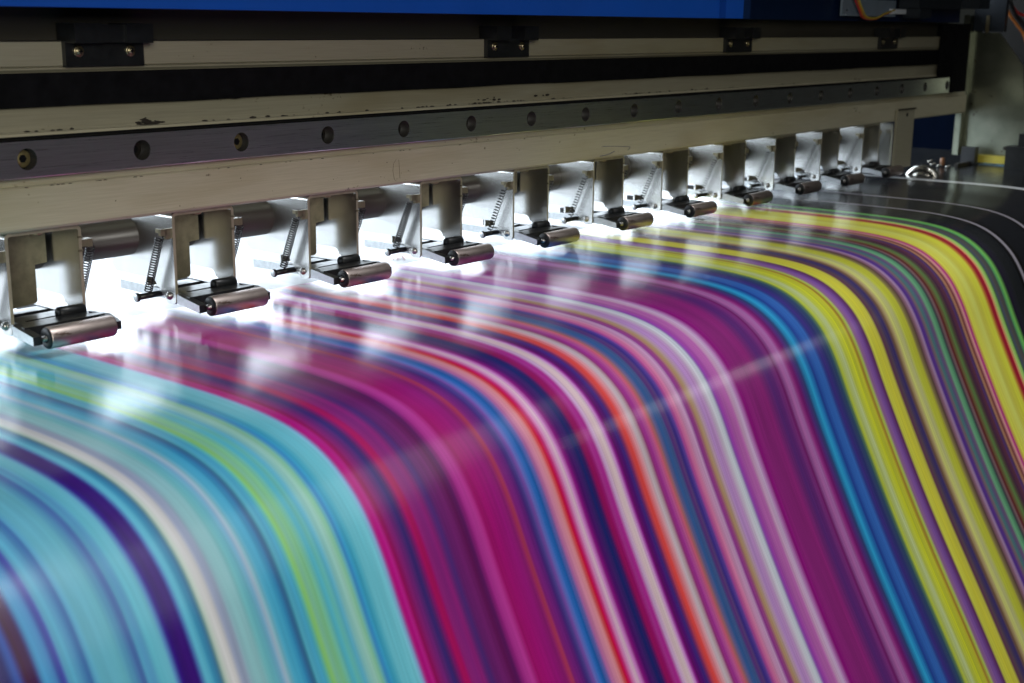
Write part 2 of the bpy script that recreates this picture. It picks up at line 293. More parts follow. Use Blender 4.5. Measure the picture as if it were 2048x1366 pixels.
TABLE = '''-0.3000 0.080 0.300 0.400;-0.2600 0.030 0.060 0.200;-0.2500 0.100 0.400 0.500;-0.2200 0.120 0.450 0.500;-0.2150 0.300 0.400 0.400;-0.2000 0.100 0.400 0.500;-0.1700 0.040 0.100 0.300;-0.1600 0.100 0.350 0.500;-0.1480 0.050 0.030 0.120;-0.1402 0.019 0.018 0.123;-0.1388 0.029 0.061 0.254;-0.1377 0.035 0.071 0.301;-0.1368 0.040 0.029 0.154;-0.1358 0.040 0.016 0.065;-0.1342 0.043 0.013 0.095;-0.1328 0.040 0.016 0.108;-0.1320 0.043 0.071 0.231;-0.1309 0.057 0.231 0.443;-0.1292 0.065 0.245 0.475;-0.1275 0.057 0.191 0.412;-0.1260 0.046 0.087 0.327;-0.1247 0.057 0.103 0.354;-0.1236 0.087 0.301 0.475;-0.1218 0.095 0.343 0.529;-0.1203 0.083 0.277 0.475;-0.1185 0.057 0.191 0.382;-0.1171 0.057 0.172 0.382;-0.1160 0.095 0.327 0.508;-0.1141 0.108 0.354 0.475;-0.1111 0.114 0.365 0.488;-0.1066 0.114 0.365 0.475;-0.1043 0.087 0.277 0.443;-0.1034 0.078 0.245 0.412;-0.1017 0.069 0.172 0.382;-0.1006 0.065 0.161 0.365;-0.0996 0.088 0.301 0.475;-0.0975 0.088 0.277 0.476;-0.0956 0.109 0.384 0.510;-0.0914 0.124 0.385 0.512;-0.0903 0.088 0.212 0.446;-0.0889 0.043 0.052 0.256;-0.0874 0.037 0.030 0.178;-0.0852 0.044 0.032 0.189;-0.0828 0.040 0.034 0.197;-0.0818 0.062 0.124 0.359;-0.0802 0.110 0.388 0.537;-0.0787 0.105 0.360 0.517;-0.0775 0.073 0.258 0.419;-0.0754 0.089 0.207 0.334;-0.0745 0.158 0.283 0.308;-0.0734 0.421 0.519 0.485;-0.0716 0.520 0.541 0.570;-0.0695 0.486 0.500 0.521;-0.0677 0.284 0.336 0.454;-0.0655 0.270 0.336 0.436;-0.0642 0.252 0.424 0.489;-0.0618 0.239 0.456 0.503;-0.0596 0.226 0.438 0.490;-0.0574 0.160 0.426 0.478;-0.0549 0.137 0.396 0.492;-0.0528 0.160 0.368 0.528;-0.0511 0.288 0.428 0.550;-0.0501 0.179 0.398 0.494;-0.0482 0.086 0.358 0.530;-0.0453 0.064 0.315 0.496;-0.0433 0.042 0.229 0.418;-0.0416 0.045 0.162 0.316;-0.0406 0.037 0.162 0.266;-0.0396 0.082 0.343 0.465;-0.0366 0.075 0.344 0.499;-0.0352 0.100 0.403 0.403;-0.0339 0.181 0.467 0.222;-0.0331 0.201 0.467 0.182;-0.0313 0.174 0.435 0.318;-0.0290 0.182 0.468 0.268;-0.0266 0.140 0.437 0.375;-0.0250 0.093 0.406 0.504;-0.0226 0.130 0.438 0.407;-0.0201 0.115 0.407 0.541;-0.0180 0.204 0.472 0.472;-0.0155 0.262 0.508 0.473;-0.0130 0.204 0.474 0.351;-0.0115 0.116 0.380 0.475;-0.0102 0.066 0.272 0.510;-0.0085 0.066 0.352 0.546;-0.0077 0.061 0.324 0.476;-0.0059 0.084 0.381 0.511;-0.0042 0.132 0.457 0.570;-0.0003 0.143 0.459 0.572;0.0035 0.187 0.480 0.604;0.0048 0.229 0.385 0.589;0.0059 0.276 0.187 0.448;0.0068 0.373 0.039 0.229;0.0084 0.386 0.031 0.229;0.0098 0.398 0.039 0.239;0.0116 0.267 0.010 0.118;0.0132 0.239 0.017 0.151;0.0155 0.181 0.017 0.169;0.0183 0.096 0.019 0.159;0.0199 0.071 0.019 0.159;0.0213 0.096 0.017 0.145;0.0232 0.210 0.010 0.135;0.0248 0.344 0.000 0.119;0.0267 0.322 0.000 0.114;0.0282 0.256 0.017 0.171;0.0315 0.211 0.017 0.171;0.0342 0.234 0.017 0.172;0.0364 0.120 0.019 0.161;0.0381 0.087 0.020 0.161;0.0406 0.121 0.015 0.137;0.0451 0.147 0.015 0.137;0.0489 0.122 0.009 0.098;0.0517 0.122 0.011 0.116;0.0541 0.276 0.020 0.194;0.0562 0.387 0.035 0.261;0.0589 0.432 0.040 0.277;0.0609 0.389 0.026 0.216;0.0625 0.330 0.006 0.149;0.0669 0.331 0.009 0.164;0.0739 0.290 0.012 0.177;0.0779 0.251 0.015 0.151;0.0796 0.318 0.026 0.124;0.0811 0.335 0.036 0.109;0.0825 0.219 0.018 0.178;0.0848 0.178 0.020 0.198;0.0869 0.131 0.020 0.190;0.0886 0.075 0.026 0.199;0.0907 0.083 0.054 0.268;0.0928 0.160 0.075 0.349;0.0946 0.119 0.142 0.478;0.0967 0.060 0.142 0.478;0.0991 0.054 0.111 0.381;0.1016 0.161 0.126 0.381;0.1034 0.413 0.143 0.352;0.1062 0.594 0.223 0.352;0.1090 0.653 0.237 0.297;0.1108 0.620 0.111 0.144;0.1127 0.573 0.037 0.103;0.1146 0.558 0.072 0.238;0.1168 0.623 0.248 0.485;0.1191 0.657 0.405 0.545;0.1210 0.561 0.203 0.523;0.1236 0.259 0.023 0.226;0.1265 0.098 0.016 0.156;0.1295 0.061 0.016 0.146;0.1325 0.031 0.016 0.136;0.1351 0.062 0.013 0.129;0.1378 0.262 0.008 0.114;0.1402 0.293 0.011 0.147;0.1425 0.374 0.048 0.262;0.1456 0.426 0.062 0.305;0.1480 0.556 0.333 0.571;0.1510 0.655 0.461 0.534;0.1536 0.656 0.483 0.558;0.1556 0.574 0.280 0.590;0.1573 0.335 0.074 0.335;0.1589 0.167 0.019 0.167;0.1619 0.115 0.021 0.176;0.1643 0.107 0.028 0.201;0.1663 0.210 0.032 0.132;0.1687 0.580 0.074 0.101;0.1708 0.681 0.087 0.095;0.1728 0.682 0.169 0.202;0.1756 0.683 0.311 0.370;0.1781 0.583 0.435 0.506;0.1802 0.507 0.341 0.402;0.1826 0.341 0.075 0.235;0.1851 0.372 0.064 0.286;0.1879 0.473 0.102 0.303;0.1905 0.548 0.118 0.213;0.1923 0.374 0.134 0.171;0.1944 0.171 0.118 0.262;0.1973 0.064 0.103 0.288;0.2010 0.064 0.097 0.263;0.2032 0.098 0.039 0.206;0.2051 0.109 0.054 0.206;0.2073 0.072 0.036 0.239;0.2100 0.154 0.065 0.318;0.2122 0.445 0.090 0.319;0.2156 0.614 0.195 0.380;0.2183 0.558 0.255 0.447;0.2218 0.560 0.309 0.521;0.2241 0.321 0.077 0.293;0.2269 0.351 0.105 0.242;0.2296 0.436 0.257 0.184;0.2316 0.451 0.295 0.243;0.2340 0.510 0.323 0.451;0.2368 0.488 0.279 0.565;0.2408 0.512 0.296 0.567;0.2440 0.568 0.454 0.609;0.2469 0.627 0.610 0.716;0.2498 0.530 0.530 0.654;0.2522 0.327 0.123 0.457;0.2547 0.389 0.101 0.423;0.2589 0.459 0.133 0.424;0.2631 0.496 0.159 0.446;0.2657 0.576 0.330 0.536;0.2691 0.577 0.380 0.602;0.2721 0.462 0.180 0.462;0.2752 0.286 0.026 0.225;0.2804 0.276 0.023 0.203;0.2888 0.237 0.021 0.174;0.2976 0.269 0.023 0.192;0.3032 0.163 0.023 0.175;0.3075 0.110 0.023 0.176;0.3123 0.127 0.023 0.176;0.3167 0.207 0.035 0.207;0.3191 0.177 0.021 0.153;0.3216 0.284 0.082 0.284;0.3245 0.407 0.128 0.374;0.3280 0.408 0.146 0.408;0.3315 0.314 0.048 0.258;0.3350 0.179 0.018 0.167;0.3386 0.097 0.036 0.210;0.3427 0.039 0.070 0.211;0.3458 0.031 0.211 0.447;0.3489 0.039 0.347 0.650;0.3525 0.027 0.212 0.524;0.3562 0.021 0.078 0.335;0.3610 0.036 0.130 0.470;0.3663 0.043 0.141 0.485;0.3696 0.039 0.059 0.288;0.3723 0.049 0.039 0.236;0.3772 0.036 0.043 0.181;0.3828 0.055 0.098 0.148;0.3861 0.148 0.236 0.113;0.3889 0.485 0.564 0.084;0.3923 0.485 0.564 0.168;0.3968 0.564 0.650 0.288;0.4003 0.548 0.606 0.098;0.4064 0.668 0.696 0.049;0.4072 0.548 0.581 0.055;0.4123 0.581 0.564 0.055;0.4153 0.413 0.261 0.055;0.4183 0.485 0.564 0.113;0.4213 0.335 0.189 0.288;0.4261 0.261 0.120 0.379;0.4298 0.198 0.089 0.288;0.4341 0.181 0.089 0.130;0.4372 0.650 0.633 0.098;0.4441 0.696 0.650 0.071;0.4504 0.606 0.564 0.084;0.4536 0.168 0.089 0.089;0.4568 0.141 0.089 0.098;0.4601 0.084 0.055 0.130;0.4641 0.071 0.049 0.148;0.4682 0.212 0.130 0.084;0.4724 0.485 0.379 0.189;0.4766 0.668 0.668 0.212;0.4822 0.564 0.564 0.236;0.4879 0.581 0.606 0.078;0.4951 0.524 0.524 0.059;0.4987 0.288 0.236 0.084;0.5031 0.148 0.089 0.071;0.5068 0.288 0.148 0.212;0.5105 0.379 0.236 0.413;0.5135 0.130 0.059 0.288;0.5165 0.130 0.059 0.261;0.5203 0.198 0.141 0.181;0.5241 0.089 0.189 0.212;0.5279 0.120 0.130 0.212;0.5310 0.168 0.130 0.212;0.5349 0.168 0.413 0.236;0.5395 0.113 0.288 0.168;0.5427 0.071 0.084 0.084;0.5466 0.212 0.130 0.130;0.5498 0.130 0.031 0.031;0.5538 0.168 0.130 0.059;0.5578 0.130 0.212 0.071;0.5619 0.098 0.084 0.055;0.5660 0.078 0.031 0.059;0.5717 0.130 0.043 0.078;0.5744 0.123 0.052 0.159;0.5767 0.123 0.056 0.123;0.5799 0.459 0.223 0.140;0.5838 0.247 0.074 0.084;0.5878 0.750 0.329 0.317;0.5917 0.534 0.079 0.247;0.5950 0.703 0.459 0.123;0.5982 0.819 0.779 0.123;0.6014 0.819 0.779 0.123;0.6121 0.779 0.799 0.179;0.6187 0.703 0.658 0.107;0.6279 0.799 0.779 0.084;0.6330 0.819 0.779 0.093;0.6373 0.615 0.273 0.056;0.6408 0.424 0.067 0.046;0.6451 0.459 0.056 0.052;0.6477 0.750 0.329 0.159;0.6512 0.534 0.658 0.200;0.6547 0.359 0.615 0.159;0.6574 0.123 0.200 0.093;0.6600 0.093 0.123 0.140;0.6645 0.107 0.107 0.093;0.6690 0.084 0.113 0.093;0.6726 0.123 0.391 0.133;0.6762 0.187 0.534 0.123;0.6799 0.079 0.200 0.060;0.6826 0.023 0.034 0.031;0.6882 0.018 0.018 0.028;0.6975 0.014 0.016 0.018;0.7191 0.009 0.011 0.014;0.7205 0.007 0.008 0.011;0.7233 0.300 0.280 0.320;0.7257 0.300 0.280 0.320;0.7285 0.007 0.008 0.011;0.7881 0.007 0.008 0.011;0.7909 0.300 0.280 0.320;0.7933 0.300 0.280 0.320;0.7961 0.007 0.008 0.011;0.9050 0.007 0.007 0.010;0.9385 0.007 0.007 0.010;0.9392 0.750 0.780 0.820;0.9525 0.750 0.780 0.820'''
WIN = 8.0; AMB = .016; FSTOP = 17
LAMPS = [
 ('ceiling_lamp', (.35, 1.02, 2.25), (.3, -.2, -.1), .35, .12, 4, (1, .97, .92)),
 ('left_soft_lamp', (-.46, -.82, .22), (.1, -.1, -.05), .35, .22, 4.0, (1, .98, .90)),
 ('sheet_fill_lamp', (.44, -.62, 2.0), (.5, -.36, 0), .45, .4, 27, (.97, .99, 1)),  # added fill light for the sheet, not an existing lamp
 ('soft_ceiling_light', (1.0, -1.55, 1.35), (1.0, -1.55, 0), 1.9, 2.1, 9, (.95, .98, 1)),
 ('strip_lamp', (2.75, -1.5, .9), (.26, -.2, -.12), .75, .09, .7, (1, 1, 1)),
]
# ------------------------------------------------------------------ the printed sheet
ZS = -.0866
PROF = [(.52,-.30),(.505,-.20),(.48,-.125),(.45,-.0985),(.41,-.0885),(.36,-.0866),(.20,-.0866),(.10,-.0866),(.05,-.0866),(0,-.0866),(-.06,-.0864),(-.10,-.0864),(-.130,-.0872),
        (-.153,-.0893),(-.169,-.0928),(-.183,-.0990),(-.1975,-.1108),(-.2095,-.129),(-.2205,-.1525),(-.2355,-.183),(-.250,-.2115),(-.264,-.2375),(-.279,-.264),(-.295,-.292),(-.32,-.337),(-.36,-.41)]
def catmull(P, per):
    out = []
    for i in range(len(P)-1):
        p0 = P[max(i-1,0)]; p1 = P[i]; p2 = P[i+1]; p3 = P[min(i+2,len(P)-1)]
        n = per if math.hypot(p2[0]-p1[0], p2[1]-p1[1]) > .02 else max(3, per-2)
        for k in range(n):
            t = k/n
            out.append(tuple(.5*((2*b) + (-a+c)*t + (2*a-5*b+4*c-d)*t*t + (-a+3*b-3*c+d)*t**3) for a, b, c, d in zip(p0, p1, p2, p3)))
    out.append(P[-1]); return out
def smooth(P, it):
    for _ in range(it):
        P = [P[0]] + [tuple((a+2*b+c)/4 for a, b, c in zip(P[i-1], P[i], P[i+1])) for i in range(1, len(P)-1)] + [P[-1]]
    return P
rows = smooth(catmull(PROF, 6), 3)
STR = [tuple(map(float, s.split())) for s in TABLE.split(';')]  # print colours brightened towards the right to offset lamp falloff
def stripe(x):
    import bisect
    i = bisect.bisect_left([s[0] for s in STR], x)
    i = max(1, min(len(STR)-1, i)); a, b = STR[i-1], STR[i]
    t = max(0, min(1, (x-a[0])/(b[0]-a[0])))
    return tuple(a[k]+(b[k]-a[k])*t for k in (1, 2, 3))
def make_sheet():
    x0, x1, nc = -.30, .9525, 1500
    xs = [x0 + (x1-x0)*i/nc for i in range(nc+1)]
    cols = [stripe(x) for x in xs]
    # crisper print than the out-of-focus stripes the colours were matched on
    R_ = 5
    bl = cols
    for _ in range(2):
        bl = [tuple(sum(bl[max(0, min(nc, i+j))][q] for j in range(-R_, R_+1))/(2*R_+1) for q in range(3)) for i in range(nc+1)]
    cols = [tuple(max(.004, c[q] + .35*(c[q]-b[q])) for q in range(3)) for c, b in zip(cols, bl)]
    # a little more saturation: the gloss on top greys the print
    cs = []
    for c in cols:
        l = sum(c)/3; cs.append(tuple(max(.004, min(.82, l + (v-l)*SAT)) for v in c))
    arc_s = [0]
    for a, b in zip(rows, rows[1:]): arc_s.append(arc_s[-1] + math.hypot(a[0]-b[0], a[1]-b[1]))
    # insert sharp print front rows
    verts, faces, col, av = [], [], [], []
    nr = len(rows)
    def put(y, z, x):
        flat = 1 if y > -.13 else 0
        w = .00018*math.sin(31*x + 14*y) + .00012*math.sin(77*x - 9*y + 2)
        k_ = max(0, min(1, (y-.06)/.06)); w += k_*(.0011*math.sin(26*x - 19*y + .6) + .0006*math.sin(61*x + 33*y))
        return (x, y, z + w*(1 if y < .3 else 0))
    for r, (y, z) in enumerate(rows):
        for i, x in enumerate(xs):
            verts.append(put(y, z, x)); av.append(arc_s[r])
            pf = .027 if x < .468 else .075
            t = max(0, min(1, (pf + .0008 - y)/.0016))
            k = cs[i]; wv = (.50, .51, .53)
            col.append(tuple(wv[q]+(k[q]-wv[q])*t for q in range(3)) + (t,))
    for r in range(nr-1):
        for i in range(nc):
            a = r*(nc+1)+i; faces.append((a, a+1, a+nc+2, a+nc+1))
    me = bpy.data.meshes.new('printed_sheet'); me.from_pydata(verts, [], faces)
    at = me.color_attributes.new('print', 'FLOAT_COLOR', 'POINT')
    at.data.foreach_set('color', [v for c in col for v in c])
    aa = me.attributes.new('arc', 'FLOAT', 'POINT'); aa.data.foreach_set('value', av)
    me.polygons.foreach_set('use_smooth', [True]*len(faces))
    me.materials.append(M['sheet'])
    o = bpy.data.objects.new('printed_sheet', me); COL.objects.link(o)
    return o
# extra rows so the print front is crisp
rr = []
for a, b in zip(rows, rows[1:]):
    rr.append(a)
    for pf in (.0262, .0278, .0742, .0758):
        if a[0] > pf > b[0] and a[1] > -.1:
            pass
extra = [(.0282, ZS), (.0258, ZS), (.0762, ZS), (.0738, ZS)]
rows = sorted(rows[:], key=lambda p: 0) if False else rows
def insert_rows(R):
    for e in extra:
        for i in range(len(R)-1):
            if R[i][0] > e[0] > R[i+1][0] and R[i][1] > -.09:
                t = (R[i][0]-e[0])/(R[i][0]-R[i+1][0])
                R.insert(i+1, (e[0], R[i][1]+(R[i+1][1]-R[i][1])*t)); break
    return R
rows = insert_rows(rows)
SAT = 1.03
sheet = make_sheet()
tag(sheet, 'wide glossy vinyl sheet printed with long multicoloured stripes, bending down over the front', 'vinyl sheet')
# small red letters printed on the white margin
def letters():
    mb = MB()
    z = -.08615
    def stroke(pts, r=.00035):
        for (a, b) in zip(pts, pts[1:]):
            A = Vector((*a, z)); B = Vector((*b, z)); d = (B-A); n = Vector((-d.y, d.x, 0)).normalized()*r
            v = [mb.bm.verts.new(q) for q in (A-n, B-n, B+n, A+n)]; mb.bm.faces.new(v)
    ox, oy = .2700, .0400
    U = Vector((.010, -.006)).normalized(); V = Vector((.6, .8)).normalized()
    def T(p): q = Vector((ox, oy)) + U*p[0] + V*p[1]; return (q.x, q.y)
    stroke([T((.0016*math.cos(t*PI/8), .0028+.0026*math.sin(t*PI/8))) for t in range(17)])
    stroke([T(p) for p in ((.0032, .0002), (.0047, .0055), (.0062, .0002))]); stroke([T(p) for p in ((.0037, .0022), (.0057, .0022))])
    stroke([T(p) for p in ((.0085, -.001), (.0085, .0125))], .0004)
    return mb.build('lettering', M['redink'], sheet)
letters()

# platen below the sheet, its front apron following the bend
def platen():
    mb = MB()
    top = [(y, z-.0022) for y, z in rows if -.24 < y < .45]
    poly = top + [(top[-1][0], -.30), (top[-1][0]+.03, -.30), (top[0][0], -.14)]
    mb.prism(poly, 'X', -.36, 1.30)
    for f in mb.bm.faces: f.smooth = False
    return mb.build('print_platen', M['platen'])
tag(platen(), 'glossy black platen showing beyond the right edge of the printed sheet', 'platen')

# ------------------------------------------------------------------ beam
XB0, XB1 = -.45, 1.153
bz = [(.0060,-.0328),(.0048,-.0323),(.0040,-.0312),(.0040,-.0134),(.0046,-.0127),(.0060,-.0123),(.0068,-.0093),(.0165,-.0090),(.0165,.0096),(.0195,.0098),(.0200,.0104),(.0200,.0364),
      (.0185,.0376),(.0185,.0384),(.0200,.0387),(.0200,.0390),(.0180,.0393),(.0180,.0500),(.0184,.0504),(.0240,.0506),(.0240,.0900),(.0620,.0900),(.0620,.0480),(.0330,.0480),(.0330,-.0328)]
mb = MB(); mb.prism(bz, 'X', XB0, XB1)
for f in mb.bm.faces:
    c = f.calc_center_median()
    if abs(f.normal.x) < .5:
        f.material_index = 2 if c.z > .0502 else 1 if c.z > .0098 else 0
beam = mb.build('carriage_beam', [M['beam'], M['beam_shaded'], M['wall']])
tag(beam, 'long beige aluminium beam with brown stains running across above the rollers', 'machine beam')
def scribble(pts, r, z0, name, m):
    mb = MB(); mb.tube([(x, .0039, z) for x, z in pts], r, 5); return mb.build(name, m, beam)
scribble([(.4463,-.0240),(.455,-.0243),(.465,-.0249),(.474,-.0257),(.482,-.0264),(.4812,-.0278),(.479,-.0286)], .00016, 0, 'ink_scribble', M['ink'])
scribble([(.4625,-.0283),(.4600,-.0288),(.4560,-.0298),(.4500,-.0305),(.4440,-.0306)], .00022, 0, 'ink_scribble', M['ink'])
scribble([(.2375,-.0175),(.2352,-.020),(.2345,-.024),(.2356,-.029),(.2372,-.0305)], .00007, 0, 'pencil_mark', M['grime'])
scribble([(.2395,-.0180),(.2400,-.023),(.2404,-.029)], .00007, 0, 'pencil_mark', M['grime'])
# grease clots along the top of the rail
def grime():
    mb = MB()
    def blob(x, z, w, h, n):
        for _ in range(n):
            cx = x + random.gauss(0, w); cz = z + abs(random.gauss(0, h)); r = random.uniform(.0003, .0011)
            bm2 = bmesh.ops.create_icosphere(mb.bm, subdivisions=1, radius=1, matrix=Matrix.Translation((cx, .0197, cz)) @ Matrix.Diagonal((r*random.uniform(1, 2.6), .0006, r*random.uniform(.4, .9), 1)))
    blob(.0790, .0100, .0035, .0010, 46); blob(.076, .0112, .001, .0012, 12)
    for x in (.02, .12, .16, .21, .27, .31, .33, .34, .35, .37, .42, .5, .52, .54, .6, .66, .75, .9):
        blob(x, .0099, .010, .0002, 5)
    blob(.345, .0118, .006, .0006, 9); blob(.395, .0125, .004, .0004, 5)
    for x in (0.0, .03, .05, .12, .15, .24, .3): 
        for _ in range(4):
            cx = x + random.gauss(0, .012); r = random.uniform(.0002, .0005)
            bmesh.ops.create_icosphere(mb.bm, subdivisions=1, radius=1, matrix=Matrix.Translation((cx, .0044, -.0130)) @ Matrix.Diagonal((r*3, .0003, r*.6, 1)))
    for _ in range(16):
        cx = random.uniform(-.03, .42); cz = random.uniform(-.031, -.014); r = random.uniform(.0001, .00032)
        bmesh.ops.create_icosphere(mb.bm, subdivisions=1, radius=1, matrix=Matrix.Translation((cx, .0040, cz)) @ Matrix.Diagonal((r*1.4, .0001, r, 1)))
    return mb.build('grease_deposit', M['grime'], beam)
grime()

# black strip set on the beam
mb = MB()
n = 400; xs = [XB0 + (1.10-XB0)*i/n for i in range(n+1)]
lo = [(x, .0211 + .00025*math.sin(x*47) * math.sin(x*13) - (.0004 if random.random() < .06 else 0)*random.random()) for x in xs]
hi = [(x, .0363) for x in reversed(xs)]
mb.prism(lo + hi, 'Y', .0168, .0198)
tag(mb.build('belt_strip', M['blackmat']), 'wide matt black strip running along the beam above the steel rail', 'belt')

# ------------------------------------------------------------------ linear rail with counterbored holes
rail = empty('linear_rail', (0, .0082, 0)); RY = .0082
tag(rail, 'brushed steel guide rail with a row of round bolt holes along the beam', 'linear rail')
mb = MB()
HR, HZ, SEG = .0048, .0084, 32
XR0, XR1 = -.40, 1.0875
holes = [k*.06 for k in range(-6, 19)]
def holed(x0, x1, xc):
    n = SEG
    ci = [mb.bm.verts.new((xc + HR*math.cos(2*PI*k/n), -RY, HR*math.sin(2*PI*k/n))) for k in range(n)]
    ou = []
    for k in range(n):
        a = 2*PI*k/n; c, s = math.cos(a), math.sin(a)
        tx = ((x1-xc) if c > 0 else (xc-x0))/max(abs(c), 1e-9); tz = (HZ-.0005)/max(abs(s), 1e-9); t = min(tx, tz)
        ou.append(mb.bm.verts.new((xc + c*t, -RY, s*t)))
    de = [mb.bm.verts.new((xc + HR*math.cos(2*PI*k/n), -RY+.0085, HR*math.sin(2*PI*k/n))) for k in range(n)]
    ch = [mb.bm.verts.new((xc + (HR-.00025)*math.cos(2*PI*k/n), -RY+.0003, (HR-.00025)*math.sin(2*PI*k/n))) for k in range(n)]
    for k in range(n):
        k2 = (k+1) % n
        mb.mi = 0; f = mb.bm.faces.new((ou[k], ou[k2], ci[k2], ci[k])); f.material_index = 0
        f = mb.bm.faces.new((ci[k], ci[k2], ch[k2], ch[k])); f.material_index = 1
        f = mb.bm.faces.new((ch[k], ch[k2], de[k2], de[k])); f.material_index = 1; f.smooth = True
    f = mb.bm.faces.new(de); f.material_index = 1
    # fill the four corners of the tile
    def corner(sx, sz):
        xq = x1 if sx > 0 else x0
        cand = [v for v in ou]
        c = mb.bm.verts.new((xq, -RY, sz*(HZ-.0005)))
        side = [v for v in cand if abs(v.co.x-xq) < 1e-6 and v.co.z*sz >= -1e-7]
        topv = [v for v in cand if abs(abs(v.co.z)-(HZ-.0005)) < 1e-6 and v.co.z*sz > 0 and (v.co.x-xc)*sx >= 0]
        if side and topv:
            a = max(side, key=lambda v: abs(v.co.z)); b = max(topv, key=lambda v: abs(v.co.x-xc))
            if a is not b: mb.bm.faces.new((a, c, b)).material_index = 0
    for sx in (-1, 1):
        for sz in (-1, 1): corner(sx, sz)
edges = [XR0] + [(a+b)/2 for a, b in zip(holes, holes[1:])] + [XR1]
for k, xc in enumerate(holes): holed(edges[k], edges[k+1], xc)
bmesh.ops.recalc_face_normals(mb.bm, faces=mb.bm.faces[:])
for f in mb.bm.faces:
    if abs(f.normal.y) > .9 and f.calc_center_median().y < -RY+.0001 and f.normal.y > 0: f.normal_flip()
# body of the rail behind its face: chamfers, waist groove
prof = [(-RY, HZ-.0005), (-RY+.0005, HZ), (-.002, HZ), (.0, HZ-.0022), (.004, HZ-.0022), (.0054, HZ), (.0083, HZ)]
full = prof + [(.0083, -HZ)] + [(y, -z) for y, z in reversed(prof[:-1])]
for x, flip in ((XR0, 0), (XR1, 1)):
    v = [mb.bm.verts.new((x, y, z)) for y, z in full]; f = mb.bm.faces.new(v); f.material_index = 0
for (a, b) in zip(full, full[1:]):
    v = [mb.bm.verts.new(q) for q in ((XR0, *a), (XR1, *a), (XR1, *b), (XR0, *b))]; f = mb.bm.faces.new(v); f.material_index = 2 if min(a[1], b[1]) > 0 else 0
mb.build('rail_body', [M['rail'], M['hole'], M['blackmat']], rail, fix=False)
def bolt_mesh(mtl, out):
    mb = MB()
    mb.cyl((0, .0009, 0), (0, -.0050+out, 0), .0040, 24, .0004)
    b = mb.build('rail_bolt', mtl, rail)
    m2 = MB(); m2.prism([(.0019*math.cos(PI/3*k), .0019*math.sin(PI/3*k)) for k in range(6)], 'Y', -.00515+out, -.0046+out)
    m2.build('hex_socket', M['blackmat'], b)
    return b
protos = [bolt_mesh(M['boltyel'], .0005), bolt_mesh(M['boltdark'], .0028)]
for i, xc in enumerate([h for h in holes if h > -.05]):
    p = protos[i % 2] if i < 2 else copy_tree(protos[0 if i in (2,) else 1], rail)
    p.parent = rail; p.location = (xc, 0, 0)

# ------------------------------------------------------------------ clips on the upper strip
def make_clip():
    r = empty('strip_clip', (0, .018, .0445))
    mb = MB(); mb.box(0, .0425, -.003, 0, -.0058, .0058, .0004); mb.build('clip_plate', M['black'], r)
    for k, (a, b) in enumerate(((.0005, .0150), (.0285, .0430))):
        mb = MB(); mb.box(a, b, -.0105, .004, .0050, .0140, .0012); mb.build('clip_jaw', M['black'], r)
    for x in (.0065, .0345):
        mb = MB(); mb.lathe([(0, .0026), (.0006, .0028), (.0010, .0024), (.0012, .0019), (.0010, .0017), (.0019, .0014), (.0023, .0008), (.0022, 0)], (x, -.003, .0012), (0, -1, 0), 24)
        s = mb.build('screw', M['screw'], r)
        mb = MB(); mb.box(x-.0011, x+.0011, -.0054, -.0050, .0009, .0015); mb.box(x-.0003, x+.0003, -.0054, -.0050, .0001, .0023)
        mb.build('cross_slot', M['blackmat'], s)
    return r
clip = make_clip()
clabs = ['largest and nearest black clip with two brass screws, on the beam at upper left',
         'black two-jawed clip with two brass screws, on the middle of the beam',
         'small dim black clip on the beam, below the bright blue post',
         'farthest, dimmest black clip, near the dangling wires at the right end of the beam']
for i, x in enumerate((.0322, .3329, .6333, .9340)):
    c = clip if i == 0 else copy_tree(clip)
    c.location.x = x
    tag(c, clabs[i], 'clip', 'black clips along the upper beam')
mb = MB(); mb.box(.0150, .0285, -.0085, .003, .0052, .0134, .0003)
mb.build('clip_insert', M['black'], clip)

# ------------------------------------------------------------------ support tube
mb = MB(); mb.cyl((-.13, .049, -.049), (.9555, .049, -.049), .0103, 48)
tube = mb.build('support_tube', M['tube']); tag(tube, 'dull grey metal tube running behind the roller brackets under the beam', 'tube')
mb = MB(); mb.cyl((.2225, .049, -.049), (.2280, .049, -.049), .0135, 48, .0004); mb.build('collar', M['tube'], tube)

